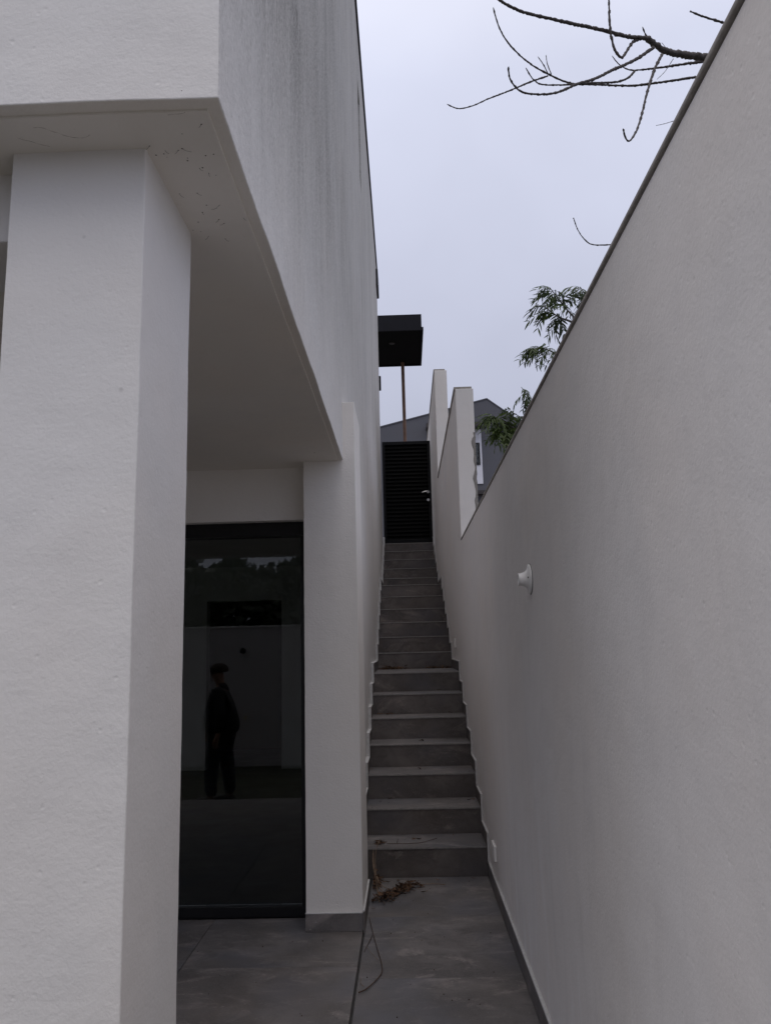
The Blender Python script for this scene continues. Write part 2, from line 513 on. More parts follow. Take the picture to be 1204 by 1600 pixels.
# parapet flashing along the roof edge
part('roof_flashing', box(XU-.2, XU+.02, 1.33, 12.44, 7.7, 7.735), M['black'], house)
part('downpipe_head', box(XU-.02, XU+.035, 11.9, 12.44, 7.22, 7.5, bev=.01), M['black'], house)
part('rear_outlet', box(XU-.05, XU+.03, 12.425, 12.5, 5.62, 5.86, bev=.01), M['canopy'], house)
part('roof', box(-7.2, XU-.21, 1.36, 12.4, 7.655, 7.69), M['concrete'], house)
# ground floor side wall along the stairs
part('lower_side_wall', box(XU-.2, XU+.0006, 4.86, 12.419, -.44, ZS+.0115), M['wall_streak'], house)
# front pillar and the beam running left from it
part('pillar', hand_box(-.803, -.519, 1.488, 1.84, -.45, ZS+.008, step=.04, amp=.0016, bev=.0028), M['wall_pillar'], house)
part('beam', hand_box(-6.5, -.804, 1.56, 1.80, 2.335, ZS+.008, step=.12, amp=.0025, bev=.005), M['wall_pillar'], house)
part('pillar', hand_box(-4.4, -4.08, 1.488, 1.84, -.45, 2.334, step=.12, amp=.0028, bev=.006), M['wall_pillar'], house)
# rear column with its top standing proud of the side wall
part('column', hand_box(-.56, -.264, 4.35, 4.88, 0.001, 2.84, step=.04, amp=.0015, bev=.003), M['wall'], house)
# wall over the glass door, reveal and wall far left
part('door_lintel', box(-6.2, -.5605, 4.50, 4.70, 2.185, ZS+.008), M['wall'], house)
part('ground_floor_wall', box(-7.2, -3.9, 4.50, 4.70, 0.001, 2.1845), M['wall'], house)
part('ground_floor_wall', box(-7.2, -7.0, 4.7005, 12.4, -.44, ZS+.0115), M['wall'], house)
# skirting tiles at the column
part('skirting_tile', box(-.562, -.2645, 4.338, 4.349, .0006, .087, bev=.001, seg=1), M['tile'], house)
part('skirting_tile', box(-.2625, -.2568, 4.338, 4.885, -.014, .094, bev=.001, seg=1), M['tile'], house)
part('sealant_bead', box(-.2635, -.2535, 4.34, 4.885, .0945, .103, bev=.002), M['sealant'], house)
part('sealant_bead', box(-.563, -.2645, 4.3375, 4.3495, .0875, .092, bev=.001, seg=1), M['sealant'], house)

# glass sliding door
door = part('glass_door', box(-3.9, -.5605, 4.57, 4.66, 2.103, 2.184), M['black'], house, label='black framed full height glass door')
def dpart(n, *a, m='black'): return part(n, box(*a, bev=.002, seg=1), M[m], door)
dpart('bottom_rail', -3.9, -.5605, 4.57, 4.66, .0006, .055)
dpart('stile', -.609, -.5606, 4.572, 4.655, .0555, 2.1025)
dpart('stile', -3.9, -3.85, 4.572, 4.655, .0555, 2.1025)
dpart('stile', -2.29, -2.22, 4.572, 4.655, .0555, 2.1025)
part('pane', box(-2.2195, -.6095, 4.612, 4.618, .0555, 2.1025), M['glass'], door)
part('pane', box(-3.8495, -2.2905, 4.612, 4.618, .0555, 2.1025), M['glass'], door)

# the room behind the glass
RY = 9.9
part('room_floor', box(-6.99, XU-.201, 4.67, 12.3, -.12, -.002), M['room_floor'], house)
part('room_ceiling', box(-6.99, XU-.201, 4.71, 12.3, ZS-.02, ZS+.04), M['room_wall'], house)
part('room_wall', box(-2.50+.94, XU-.202, RY, RY+.15, -.001, ZS-.021), M['room_wall'], house)
part('room_wall', box(-6.98, -2.50, RY, RY+.15, -.001, ZS-.021), M['room_wall'], house)
part('room_wall', box(-2.4995, -2.50+.9395, RY, RY+.15, 2.05, ZS-.021), M['room_wall'], house)
part('hall_wall', box(-6.98, XU-.202, 11.8, 11.9, -.001, ZS-.021), M['cap'], house)  # near-black colour stands in for the darkness of the hall

# ------------------------------------------------------------------ staircase
st = thing('staircase', (.09, D0, 0), 'straight flight of dark slate tiled outdoor steps climbing between two white walls', 'staircase')
bm = bmesh.new()
prof = [(D0+.012, -.3)]
for k in range(1, 19):
    prof += [(sy(k)+.012, (k-1)*RH-.01), (sy(k)+.012, k*RH-.012)]
prof += [(13.19, TOP-.012), (13.19, -.3)]
prof = [prof[0]]+prof[1:]
extrude_poly(bm, prof, XU+.002, XR-.001, 0)
part('stair_core', bm, M['concrete'], st)
RC = [0]
for k in range(1, 19):
    y1 = sy(k+1)+.0105 if k < 18 else 13.19
    # tread with an eased, raw front edge, paled to paint in the lit nosing
    bm = box(XL-.018, XR-.0115, sy(k)-.004, y1, k*RH-.0115, k*RH, bev=.0016, seg=1)
    o = part('tread', bm, M['tile'], st)
    bm = bmesh.new()
    add_box(bm, XL-.016, XR-.013, sy(k)-.0055, sy(k)-.0042, k*RH-.010, k*RH-.0012)
    part('tread_edge', bm, M['edge'], o)
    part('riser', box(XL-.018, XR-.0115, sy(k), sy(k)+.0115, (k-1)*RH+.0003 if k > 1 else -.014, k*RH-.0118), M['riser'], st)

# skirting along the right-hand wall and the house wall, one stepped tile per step
def skirt(parent, side):
    x0, x1 = (XR-.0112, XR-.0004) if side > 0 else (XU+.0008, XL+.0035)
    SH, SF = .088, .062
    for k in range(0 if side > 0 else 1, 19):
        if k == 0:
            ya, yb, zf = 1.3, D0-SF, -.004
            n = 5
            for i in range(n):
                a = ya+(yb-ya)*i/n; b = ya+(yb-ya)*(i+1)/n
                part('skirting_tile', box(x0, x1, a+.001, b-.001, zf-.01, SH-.004, bev=.0008, seg=1), M['tile'], parent)
            part('sealant_bead', box(x0-.001, x1+.001, ya, yb, SH-.0038, SH+.008, bev=.003), M['sealant'], parent)
            continue
        ya = sy(k)-SF; yb = (sy(k+1)-SF) if k < 18 else 13.1
        zl = (k-1)*RH; zt = k*RH
        bm = bmesh.new()
        poly = [(ya+.0006, zl+.0004), (sy(k)-.0062, zl+.0004), (sy(k)-.0062, zt+.0006), (yb, zt+.0006), (yb, zt+SH), (ya+.0006, zt+SH)]
        extrude_poly(bm, poly, x0, x1, 0)
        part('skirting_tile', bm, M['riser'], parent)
        w_ = .009
        bm = bmesh.new()
        pts = [(ya, zl+SH+.0005), (ya-w_, zl+SH+w_), (ya-w_, zt+SH+w_*.9), (yb-w_*1.02, zt+SH+w_*.9), (yb-w_*1.02, zt+SH+.0005), (ya, zt+SH+.0005)]
        j = lambda: rnd.uniform(-.0012, .0012)
        poly = [pts[0], pts[1], (pts[2][0]+j(), pts[2][1]+j()), (pts[3][0], pts[3][1]+j()), pts[4], pts[5]]
        xa, xb = (x0-.002, XR+.0) if side > 0 else (XU, x1+.002)
        extrude_poly(bm, poly, xa, xb, 0)
        part('sealant_bead', bm, M['sealant'], parent)

# ------------------------------------------------------------------ right-hand boundary wall, rising in three sections
bw = thing('boundary_wall', (.56, 4.0, -.45), 'long pale rendered boundary wall right of the stairs, stepping up in three sections', 'wall')
XB = .641
part('wall_section', hand_box(XR, XB, -4.1, 6.60, -.45, 2.31, step=.25, amp=.0016, bev=.004), M['boundary'], bw)
part('wall_section', hand_box(XR-.0005, XB, 6.586, 10.33, -.45, 3.645, step=.09, amp=.0022, bev=.005), M['boundary'], bw)
part('wall_section', hand_box(XR-.001, XB+.012, 10.31, 14.5, -.45, 5.16, step=.12, amp=.0022, bev=.005), M['boundary'], bw)
def coping(y0, y1, z, th=.011):
    y = y0
    while y < y1-.05:
        b = min(y+1.2, y1)
        part('coping_slab', box(XR-.006, XB+.02, y+.001, b-.001, z, z+th, bev=.003, seg=2), M['coping'], bw)
        y = b
coping(-4.1, 6.583, 2.3122)
# slim copings of the two upper sections sit flush at their street end
part('coping_slab', box(XR-.012, XB-.01, 6.60, 10.308, 3.6475, 3.668, bev=.003), M['coping'], bw)
part('coping_slab', box(XR-.012, XB-.01, 10.33, 14.5, 5.1625, 5.185, bev=.003), M['coping'], bw)
# torn mortar where a neighbouring wall was broken off the end of the middle section
bm = bmesh.new()
rows = []
for i in range(46):
    z = 2.37+.88*i/45
    wd = .012+.030*max(0, noise.noise(Vector((0, 0, z*9)))+.45)*(1 if .08 < i/45 < .95 else .3)
    r_ = XB+.002+.006*noise.noise(Vector((5, 0, z*22)))
    rows.append([bm.verts.new((r_-wd*q/4, 6.5855-(.0 if q == 4 else .0035+.004*noise.noise(Vector((q*3, 1, z*60)))), z+rnd.uniform(-.004, .004))) for q in range(5)])
for a_, b_ in zip(rows, rows[1:]):
    for q in range(4): bm.faces.new((a_[q], a_[q+1], b_[q+1], b_[q]))
part('broken_mortar', bm, M['raw'], bw)
skirt(bw, 1)
skirt(house, -1)

# ------------------------------------------------------------------ lamp holder and cover plates on the right wall
def lathe(bm, prof, seg=36, mi=0):
    rings = []
    for r, h in prof:
        rings.append([bm.verts.new((-h, r*math.cos(2*math.pi*k/seg), r*math.sin(2*math.pi*k/seg))) for k in range(seg)])
    for i in range(len(rings)-1):
        for k in range(seg):
            f = bm.faces.new((rings[i][k], rings[i][(k+1)%seg], rings[i+1][(k+1)%seg], rings[i+1][k])); f.material_index = mi
    return rings
lh = thing('lamp_holder', (XR, 3.055, 1.69), 'white round plastic lamp holder without bulb, fixed high on the right wall', 'lamp holder')
bm = bmesh.new()
prof = [(.052, .0005), (.0575, .001), (.0585, .004), (.057, .007), (.050, .0085), (.041, .0115), (.033, .017), (.0275, .025), (.0245, .034), (.0235, .042), (.024, .046), (.0225, .0475), (.019, .0465), (.0185, .02), (.0, .02)]
lathe(bm, prof)
bmesh.ops.translate(bm, verts=bm.verts, vec=(XR, 3.055, 1.69))
part('lamp_base', bm, M['white_plastic'], lh, smooth=True)
bm = bmesh.new(); lathe(bm, [(.0183, .0205), (.0, .0206)])
bmesh.ops.translate(bm, verts=bm.verts, vec=(XR, 3.055, 1.69))
part('socket', bm, M['dark_hole'], lh)
bm = bmesh.new(); lathe(bm, [(.060, .0002), (.060, .0012), (.0, .0013)])
bmesh.ops.translate(bm, verts=bm.verts, vec=(XR, 3.055, 1.69))
part('gasket', bm, M['dark_hole'], lh)
for s in (-1, 1):
    bm = bmesh.new()
    bmesh.ops.create_cone(bm, cap_ends=True, segments=10, radius1=.0032, radius2=.0032, depth=.006,
        matrix=Matrix.Translation((XR-.0125, 3.055+s*.037, 1.694)) @ Matrix.Rotation(R(90), 4, 'Y'))
    part('screw_hole', bm, M['dark_hole'], lh)
for (y0, y1, z0, z1, lab) in ((4.80, 4.955, .205, .29, 'small cream cover plate low on the right wall beside the first step'),
                              (7.86, 8.0, 1.41, 1.50, 'small cream cover plate on the right wall above the middle landing')):
    t_ = thing('cover_plate', (XR, (y0+y1)/2, (z0+z1)/2), lab, 'cover plate', 'cover plates on the right wall')
    part('plate', box(XR-.016, XR-.0004, y0, y1, z0, z1, bev=.003), M['cream_plastic'], t_)
    part('insert', box(XR-.0175, XR-.0162, y0+.03, y1-.03, z0+.02, z1-.02, bev=.0005, seg=1), M['white_plastic'], t_)

# ------------------------------------------------------------------ black louvred gate
gt = thing('louvred_gate', (.09, GATE_Y, TOP), 'black louvred metal gate closing the top of the stairs', 'gate')
GX0, GX1, GZ0, GZ1 = -.318, .482, TOP+.012, 4.82
def gp(n, *a, m='gate', bev=.002): return part(n, box(*a, bev=bev, seg=1), M[m], gt)
gp('stile', GX0, GX0+.045, GATE_Y, GATE_Y+.05, GZ0, GZ1)
gp('stile', GX1-.045, GX1, GATE_Y, GATE_Y+.05, GZ0, GZ1)
gp('rail', GX0+.0455, GX1-.0455, GATE_Y, GATE_Y+.05, GZ1-.055, GZ1)
gp('rail', GX0+.0455, GX1-.0455, GATE_Y, GATE_Y+.05, GZ0, GZ0+.06)
gp('backing_sheet', GX0+.02, GX1-.02, GATE_Y+.0505, GATE_Y+.053, GZ0+.01, GZ1-.01)
n = 25
z0 = GZ0+.06; z1 = GZ1-.055
pitch = (z1-z0)/n
sme = None
for i in range(n):
    if sme is None:
        bm = bmesh.new()
        extrude_poly(bm, [(.006, 0), (.012, 0), (.044, pitch*.92), (.038, pitch*.92)], GX0+.046, GX1-.046, 0)
        for v in bm.verts: v.co.x -= .082
        bmesh.ops.bevel(bm, geom=bm.edges[:], offset=.001, segments=1, affect='EDGES')
        o = part('louvre_slat', bm, M['slat']); sme = o.data
    else:
        o = bpy.data.objects.new('louvre_slat', sme); COL.objects.link(o)
    o.parent = gt
    o.location = (.082-.09, 0, z0+i*pitch-TOP)
bm = bmesh.new()
tube(bm, smooth_pts([(.425, GATE_Y-.002, 3.945), (.425, GATE_Y-.045, 3.945), (.415, GATE_Y-.055, 3.945), (.37, GATE_Y-.056, 3.94), (.325, GATE_Y-.054, 3.928)], 4), [.0095]*17, 8)
hd = part('handle', bm, M['steel'], gt, smooth=True)
for nm, z, r in (('handle_rose', 3.945, .026), ('key_rose', 3.81, .024)):
    bm = bmesh.new()
    bmesh.ops.create_cone(bm, cap_ends=True, segments=20, radius1=r, radius2=r*.85, depth=.009, matrix=Matrix.Translation((.425, GATE_Y-.0052, z)) @ Matrix.Rotation(R(90), 4, 'X'))
    part(nm, bm, M['steel'], gt)

# ------------------------------------------------------------------ canopy beyond the gate on a brown post
cp = thing('porch_canopy', (0.08, 15.6, TOP), 'flat black porch canopy on a thin brown post beyond the gate', 'canopy')
part('fascia', box(-4.0, .455, 14.11, 15.98, 7.372, 7.66, bev=.004, seg=1), M['canopy'], cp)
part('edge_trim', box(-4.0, .486, 14.07, 14.1, 7.325, 7.385), M['canopy'], cp)
part('edge_trim', box(.456, .486, 14.1005, 16.02, 7.325, 7.385), M['canopy'], cp)
part('edge_trim', box(-4.0, .4555, 15.985, 16.02, 7.325, 7.385), M['canopy'], cp)
part('ceiling_board', box(-4.0, .4555, 14.1005, 15.9845, 7.35, 7.3715), M['canopy_under'], cp)
bm = bmesh.new(); bmesh.ops.create_cone(bm, cap_ends=True, segments=20, radius1=.055, radius2=.055, depth=.012, matrix=Matrix.Translation((-.12, 14.75, 7.344)))
part('spotlight', bm, M['awning'], cp)
bm = bmesh.new(); tube(bm, [(.09, 15.85, TOP-.012), (.088, 15.85, 5.2), (.084, 15.85, 7.349)], .036, 14)
part('post', bm, M['rust'], cp, smooth=False)

# ------------------------------------------------------------------ dark grey neighbouring house
gh = thing('grey_house', (1.0, 24, TOP), 'dark grey gabled house behind the gate and the boundary wall', 'house')
bm = bmesh.new()
extrude_poly(bm, [(-8, TOP-.5), (9.5, TOP-.5), (9.5, 3.9), (2.76, 9.07), (-8, 6.48)], 24, 34, 1)
part('gable_wall', bm, M['grey_render'], gh)
for x, z0_, z1_ in ((3.15, 3.2, 8.0), (3.32, 3.2, 8.0), (4.2, 3.2, 7.6)):
    part('render_joint', box(x, x+.02, 23.992, 23.999, z0_, z1_), M['grey_render'], gh)
wp = part('window_panel', box(.9, 2.525, 23.97, 23.9995, 6.34, 8.09), M['grey_white'], gh)
part('awning', box(.8, 2.52, 23.6, 23.999, 8.10, 8.235), M['awning'], gh)
wf = part('window', box(1.2, 2.46, 23.945, 23.9695, 6.94, 7.65), M['black'], gh)
part('pane', box(1.25, 2.40, 23.938, 23.9445, 7.02, 7.6), M['glass'], wf)
part('window_bar', box(1.22, 2.44, 23.925, 23.937, 7.14, 7.17), M['black'], wf)
part('sill', box(2.1, 2.56, 23.75, 23.999, 5.98, 6.09), M['awning'], gh)
bm = bmesh.new()
extrude_poly(bm, [(2.76, 9.073), (2.76, 9.11), (-8, 6.52), (-8, 6.483)], 23.98, 34, 1)
extrude_poly(bm, [(2.7605, 9.073), (9.5, 3.903), (9.5, 3.94), (2.7605, 9.11)], 23.98, 34, 1)
part('roof_edge', bm, M['grey_render'], gh)

# ------------------------------------------------------------------ bare tree reaching over the wall
bt = thing('bare_tree', (3.3, 4.7, -.45), 'leafless tree whose knobbly branches reach over the right wall against the sky', 'tree')
bm = bmesh.new()
tube(bm, smooth_pts([(3.3, 4.7, -.5), (3.22, 4.65, .6), (3.3, 4.6, 1.8), (3.15, 4.55, 2.9), (3.0, 4.5, 3.9), (2.95, 4.6, 5.0), (3.1, 4.7, 6.2)], 5), [.12-.085*i/30 for i in range(31)], 10, .05)
part('trunk', bm, M['bark'], bt, smooth=True)
BR = [
    (0.021,0.014,[(1.875, 4.2, 4.857), (1.731, 4.15, 4.84), (1.613, 4.1, 4.826), (1.529, 4.05, 4.833), (1.465, 4.0, 4.837)]),
    (0.0105,0.006,[(1.465, 4.0, 4.833), (1.329, 3.938, 4.8), (1.16, 3.875, 4.797), (0.995, 3.812, 4.786), (0.834, 3.75, 4.776), (0.714, 3.688, 4.757), (0.615, 3.625, 4.752), (0.562, 3.562, 4.731), (0.511, 3.5, 4.726)]),
    (0.008,0.0045,[(1.465, 4.0, 4.837), (1.387, 3.975, 4.797), (1.343, 3.95, 4.734), (1.292, 3.925, 4.655), (1.252, 3.9, 4.674), (1.228, 3.875, 4.74), (1.217, 3.85, 4.826), (1.215, 3.825, 4.943), (1.208, 3.8, 4.996)]),
    (0.004,0.003,[(1.47, 4.0, 4.841), (1.449, 3.975, 4.849), (1.43, 3.95, 4.866)]),
    (0.009,0.0035,[(1.506, 4.02, 4.786), (1.362, 3.958, 4.657), (1.224, 3.896, 4.555), (1.108, 3.834, 4.458), (0.998, 3.772, 4.383), (0.871, 3.71, 4.289), (0.768, 3.648, 4.234), (0.669, 3.586, 4.202), (0.617, 3.524, 4.194), (0.584, 3.462, 4.194), (0.571, 3.4, 4.201)]),
    (0.008,0.002,[(1.899, 4.3, 4.911), (1.726, 4.25, 4.854), (1.563, 4.2, 4.798), (1.423, 4.15, 4.752), (1.349, 4.1, 4.737), (1.3, 4.05, 4.732), (1.263, 4.0, 4.73)]),
    (0.007,0.0035,[(1.891, 4.4, 4.886), (1.692, 4.344, 4.82), (1.463, 4.289, 4.758), (1.242, 4.233, 4.731), (1.065, 4.178, 4.704), (0.916, 4.122, 4.73), (0.79, 4.067, 4.773), (0.687, 4.011, 4.839), (0.625, 3.956, 4.904), (0.589, 3.9, 4.984)]),
    (0.006,0.003,[(1.416, 4.1, 4.705), (1.359, 4.057, 4.629), (1.275, 4.014, 4.572), (1.146, 3.971, 4.54), (1.001, 3.929, 4.502), (0.84, 3.886, 4.475), (0.777, 3.843, 4.476), (0.732, 3.8, 4.514)]),
    (0.0045,0.0025,[(0.88, 3.95, 4.578), (0.771, 3.908, 4.511), (0.648, 3.867, 4.431), (0.528, 3.825, 4.356), (0.429, 3.783, 4.284), (0.351, 3.742, 4.242), (0.291, 3.7, 4.239)]),
    (0.003,0.002,[(0.881, 3.95, 4.593), (0.856, 3.925, 4.628), (0.821, 3.9, 4.662)]),
    (0.0028,0.0018,[(0.9, 3.95, 4.59), (0.885, 3.965, 4.67), (0.885, 3.98, 4.737)]),
    (0.0075,0.004,[(1.563, 4.05, 4.764), (1.498, 4.0, 4.638), (1.431, 3.95, 4.472), (1.362, 3.9, 4.268), (1.31, 3.85, 4.142), (1.253, 3.8, 4.054), (1.217, 3.75, 4.045), (1.194, 3.7, 4.059)]),
    (0.0018,0.0012,[(1.645, 4.1, 4.775), (1.573, 4.05, 4.658), (1.502, 4.0, 4.568)]),
    (0.0012,0.0018,[(1.622, 4.4, 4.563), (1.698, 4.45, 4.61), (1.772, 4.5, 4.662)]),
    (0.003,0.0045,[(1.275, 5.2, 4.426), (1.319, 5.275, 4.374), (1.383, 5.35, 4.338), (1.462, 5.425, 4.335), (1.627, 5.5, 4.37)]),
    (0.004,0.006,[(1.641, 3.8, 4.819), (1.738, 3.85, 4.823), (1.87, 3.9, 4.822)]),
    (0.0012,0.002,[(1.588, 4.1, 4.884), (1.623, 4.1, 4.826)]),
]
def bough(pts, r0, r1, bumps=.18, step=.011):
    sp = smooth_pts(pts, 8)
    # resample evenly, then swell at the nodes (buds) and jitter
    L = [0]
    for a, b in zip(sp, sp[1:]): L.append(L[-1]+(b-a).length)
    n = max(4, int(L[-1]/step))
    out, rad = [], []
    j = 0
    for i in range(n+1):
        s = L[-1]*i/n
        while j < len(L)-2 and L[j+1] < s: j += 1
        t = (s-L[j])/max(1e-9, L[j+1]-L[j])
        p = sp[j].lerp(sp[j+1], t)
        r = r0+(r1-r0)*i/n
        node = 1.0+(.26 if i % 4 == 0 else (-.04 if i % 2 else .0))*min(1, .006/r)
        out.append(p+Vector((rnd.uniform(-1, 1), rnd.uniform(-1, 1), rnd.uniform(-1, 1)))*r*.18)
        rad.append(r*node*rnd.uniform(1-bumps, 1+bumps))
    rad[-1] *= .5
    bm = bmesh.new(); tube(bm, out, rad, 7)
    # little alternate buds
    for i in range(4, n, 4):
        d = (out[i+1]-out[i]).normalized() if i < n else Vector((0, 0, 1))
        a = d.cross(Vector((0, 1, 0))).normalized()*(1 if (i//4) % 2 else -1)
        tube(bm, [out[i], out[i]+a*rad[i]*.9+d*rad[i]*1.3], [rad[i]*.55, rad[i]*.2], 4)
    return bm
for r0, r1, pts in BR:
    part('branch', bough(pts, r0*1.08, r1*1.1), M['bark'], bt, smooth=True)
# limbs out of the photograph's sight that join the boughs to the trunk
for r0, r1, pts in ((.034, .023, [(3.03, 4.52, 3.7), (2.6, 4.4, 4.45), (2.2, 4.3, 4.85), (1.875, 4.2, 4.857)]),
                    (.02, .008, [(2.6, 4.4, 4.45), (2.3, 4.36, 4.8), (1.899, 4.3, 4.911)]),
                    (.02, .008, [(2.5, 4.4, 4.5), (2.25, 4.42, 4.8), (1.891, 4.4, 4.886)]),
                    (.016, .0046, [(3.05, 4.5, 3.6), (2.4, 5.1, 4.3), (2.0, 5.4, 4.42), (1.627, 5.5, 4.37)]),
                    (.014, .006, [(2.97, 4.55, 4.6), (2.5, 4.1, 4.85), (1.87, 3.9, 4.822)]),
                    (.004, .0018, [(2.3, 4.4, 4.75), (2.0, 4.5, 4.75), (1.772, 4.5, 4.662)]),
                    (.02, .006, [(2.96, 4.6, 4.9), (3.4, 4.2, 5.8), (3.9, 3.9, 6.6)]),
                    (.02, .006, [(2.96, 4.6, 5.2), (3.3, 5.2, 6.0), (3.5, 5.6, 6.8)])):
    part('branch', bough(pts, r0, r1, step=.03), M['bark'], bt, smooth=True)

# ------------------------------------------------------------------ feathery-leaved tree behind the wall
ft = thing('feathery_tree', (2.6, 7.2, -.45), 'green tree with feathery drooping leaves rising behind the right wall', 'tree')
bm = bmesh.new()
tube(bm, smooth_pts([(2.6, 7.2, -.5), (2.5, 7.15, .8), (2.3, 7.1, 2.0), (2.1, 7.0, 3.0), (1.9, 6.8, 3.7)], 5), [.07-.05*i/20 for i in range(21)], 9, .05)
part('trunk', bm, M['bark'], ft, smooth=True)
LIMBS = [
 ((2.15, 7.0, 2.9), (1.9, 6.6, 3.6), (1.60, 6.3, 4.0), (1.471, 6.2, 4.097), (1.388, 6.2, 4.208), (1.319, 6.15, 4.278), (1.26, 6.1, 4.33)),
 ((1.62, 6.3, 3.98), (1.45, 6.2, 4.06), (1.33, 6.15, 4.09), (1.2, 6.1, 4.17)),
 ((1.85, 6.5, 3.66), (1.72, 6.35, 4.1), (1.62, 6.3, 4.3), (1.56, 6.3, 4.42)),
 ((2.1, 7.0, 3.0), (1.8, 6.85, 3.6), (1.60, 6.8, 3.85), (1.44, 6.75, 3.98), (1.30, 6.7, 4.03), (1.19, 6.62, 4.0)),
 ((2.25, 7.1, 2.4), (1.9, 7.3, 3.2), (1.5, 7.5, 3.60), (1.36, 7.5, 3.74), (1.2, 7.45, 3.93)),
 ((1.9, 7.3, 3.2), (1.5, 7.55, 3.5), (1.28, 7.6, 3.62), (1.12, 7.6, 3.72)),
 ((1.95, 7.28, 3.1), (1.5, 7.5, 3.38), (1.2, 7.6, 3.52), (1.0, 7.55, 3.62), (.92, 7.5, 3.64)),
 ((1.95, 7.28, 3.1), (1.5, 7.5, 3.32), (1.2, 7.55, 3.44), (.98, 7.5, 3.5)),
]
for lp in LIMBS:
    sp = smooth_pts(lp, 5)
    bm = bmesh.new(); tube(bm, sp, [.013-.010*i/(len(sp)-1) for i in range(len(sp))], 6)
    part('branch', bm, M['bark'], ft, smooth=True)
def frond_mesh(seed, m):
    r = random.Random(seed)
    bm = bmesh.new()
    L = r.uniform(.12, .17)
    def rach(t): return Vector((L*t, 0, .035*math.sin(t*2.2) - .10*t*t))
    tube(bm, [rach(i/7) for i in range(8)], [.0014]*8, 3, cap=False)
    npn = r.randint(5, 6)
    for i in range(npn):
        t = .15+.85*i/(npn-1)
        for sd_ in (-1, 1):
            pl = (.050+.022*math.sin(t*2.8))*r.uniform(.75, 1.15)
            base = rach(t)
            an = r.uniform(.45, .95)
            d = Vector((math.cos(an), sd_*math.sin(an), -.25-.3*r.random())).normalized()
            side = d.cross(Vector((0, 0, 1))).normalized()
            wd = pl*r.uniform(.09, .14)
            dr = r.uniform(.15, .5)
            rows = []
            for q in range(5):
                u_ = q/4
                c0 = base+d*pl*u_-Vector((0, 0, pl*dr*u_*u_))
                ww = wd*max(.12, math.sin(math.pi*min(.96, u_*.9+.08)))
                rows.append([bm.verts.new(c0-side*ww+Vector((0, 0, ww*.5))), bm.verts.new(c0), bm.verts.new(c0+side*ww+Vector((0, 0, ww*.5)))])
            for a_, b_ in zip(rows, rows[1:]):
                for q in range(2): bm.faces.new((a_[q], a_[q+1], b_[q+1], b_[q]))
    me = bpy.data.meshes.new('leaf'); bm.to_mesh(me); bm.free(); me.materials.append(m)
    return me
FR = [frond_mesh(s, M['leaf_grey'] if s % 2 else M['leaf']) for s in range(8)]
FRG = [frond_mesh(s+20, M['leaf']) for s in range(5)]
count = 0
def put_leaf(p, az, tilt, me, s):
    global count
    o = bpy.data.objects.new('leaf', me); COL.objects.link(o)
    o.parent = ft
    o.location = Vector(p)-Vector(ft.location)
    o.rotation_euler = (rnd.uniform(-.5, .5), tilt, az)
    o.scale = (s, s, s)
    count += 1
for li, lp in enumerate(LIMBS):
    sp = smooth_pts(lp, 7)
    n0 = {0: .6, 1: .45, 2: .55, 3: .55, 4: .5, 5: .45, 6: .45, 7: .45}[li]
    k = {0: 21, 1: 13, 2: 15, 3: 24, 4: 20, 5: 20, 6: 52, 7: 56}[li]
    for i in range(k):
        t = n0+(1-n0)*(i+rnd.random())/k
        p = sp[min(len(sp)-1, int(t*(len(sp)-1)))]
        az = rnd.uniform(0, 2*math.pi) if rnd.random() < .35 else rnd.gauss(math.pi, .9)
        put_leaf(p, az, rnd.uniform(-.45, .7), rnd.choice(FRG if li >= 6 else FR), rnd.uniform(.75, 1.15))
# the crown that the wall hides from the photograph's viewpoint
for i in range(110):
    a = rnd.uniform(0, 6.28); q = rnd.uniform(.1, 1)**.5
    p = (2.35+.62*q*math.cos(a), 7.1+.9*q*math.sin(a), rnd.uniform(2.5, 3.5))
    put_leaf(p, rnd.uniform(0, 6.28), rnd.uniform(-.4, .7), rnd.choice(FRG), rnd.uniform(.9, 1.2))

# ------------------------------------------------------------------ dead leaves and stalks on the steps
def dead_leaf(bm, p, s, flat=.5):
    az = rnd.uniform(0, 6.28); L = s*rnd.uniform(.7, 1.3); W = L*rnd.uniform(.16, .34)
    mtx = Matrix.Translation(p) @ Matrix.Rotation(az, 4, 'Z') @ Matrix.Rotation(rnd.uniform(-flat, flat), 4, 'Y') @ Matrix.Rotation(rnd.uniform(-1.0, 1.0), 4, 'X')
    cu = rnd.uniform(.05, .3)*L
    rows = []
    for i in range(6):
        t = i/5; wd = W*math.sin(math.pi*min(.97, max(.04, t)))**.8
        z = cu*4*(t-.5)**2*.5
        rows.append([bm.verts.new(mtx @ Vector((L*(t-.5), s_*wd*.5, z+(abs(s_)*W*.22)))) for s_ in (-1, 0, 1)])
    mi = 0 if rnd.random() < .55 else 1
    for a, b in zip(rows, rows[1:]):
        for k in range(2):
            f = bm.faces.new((a[k], a[k+1], b[k+1], b[k])); f.material_index = mi
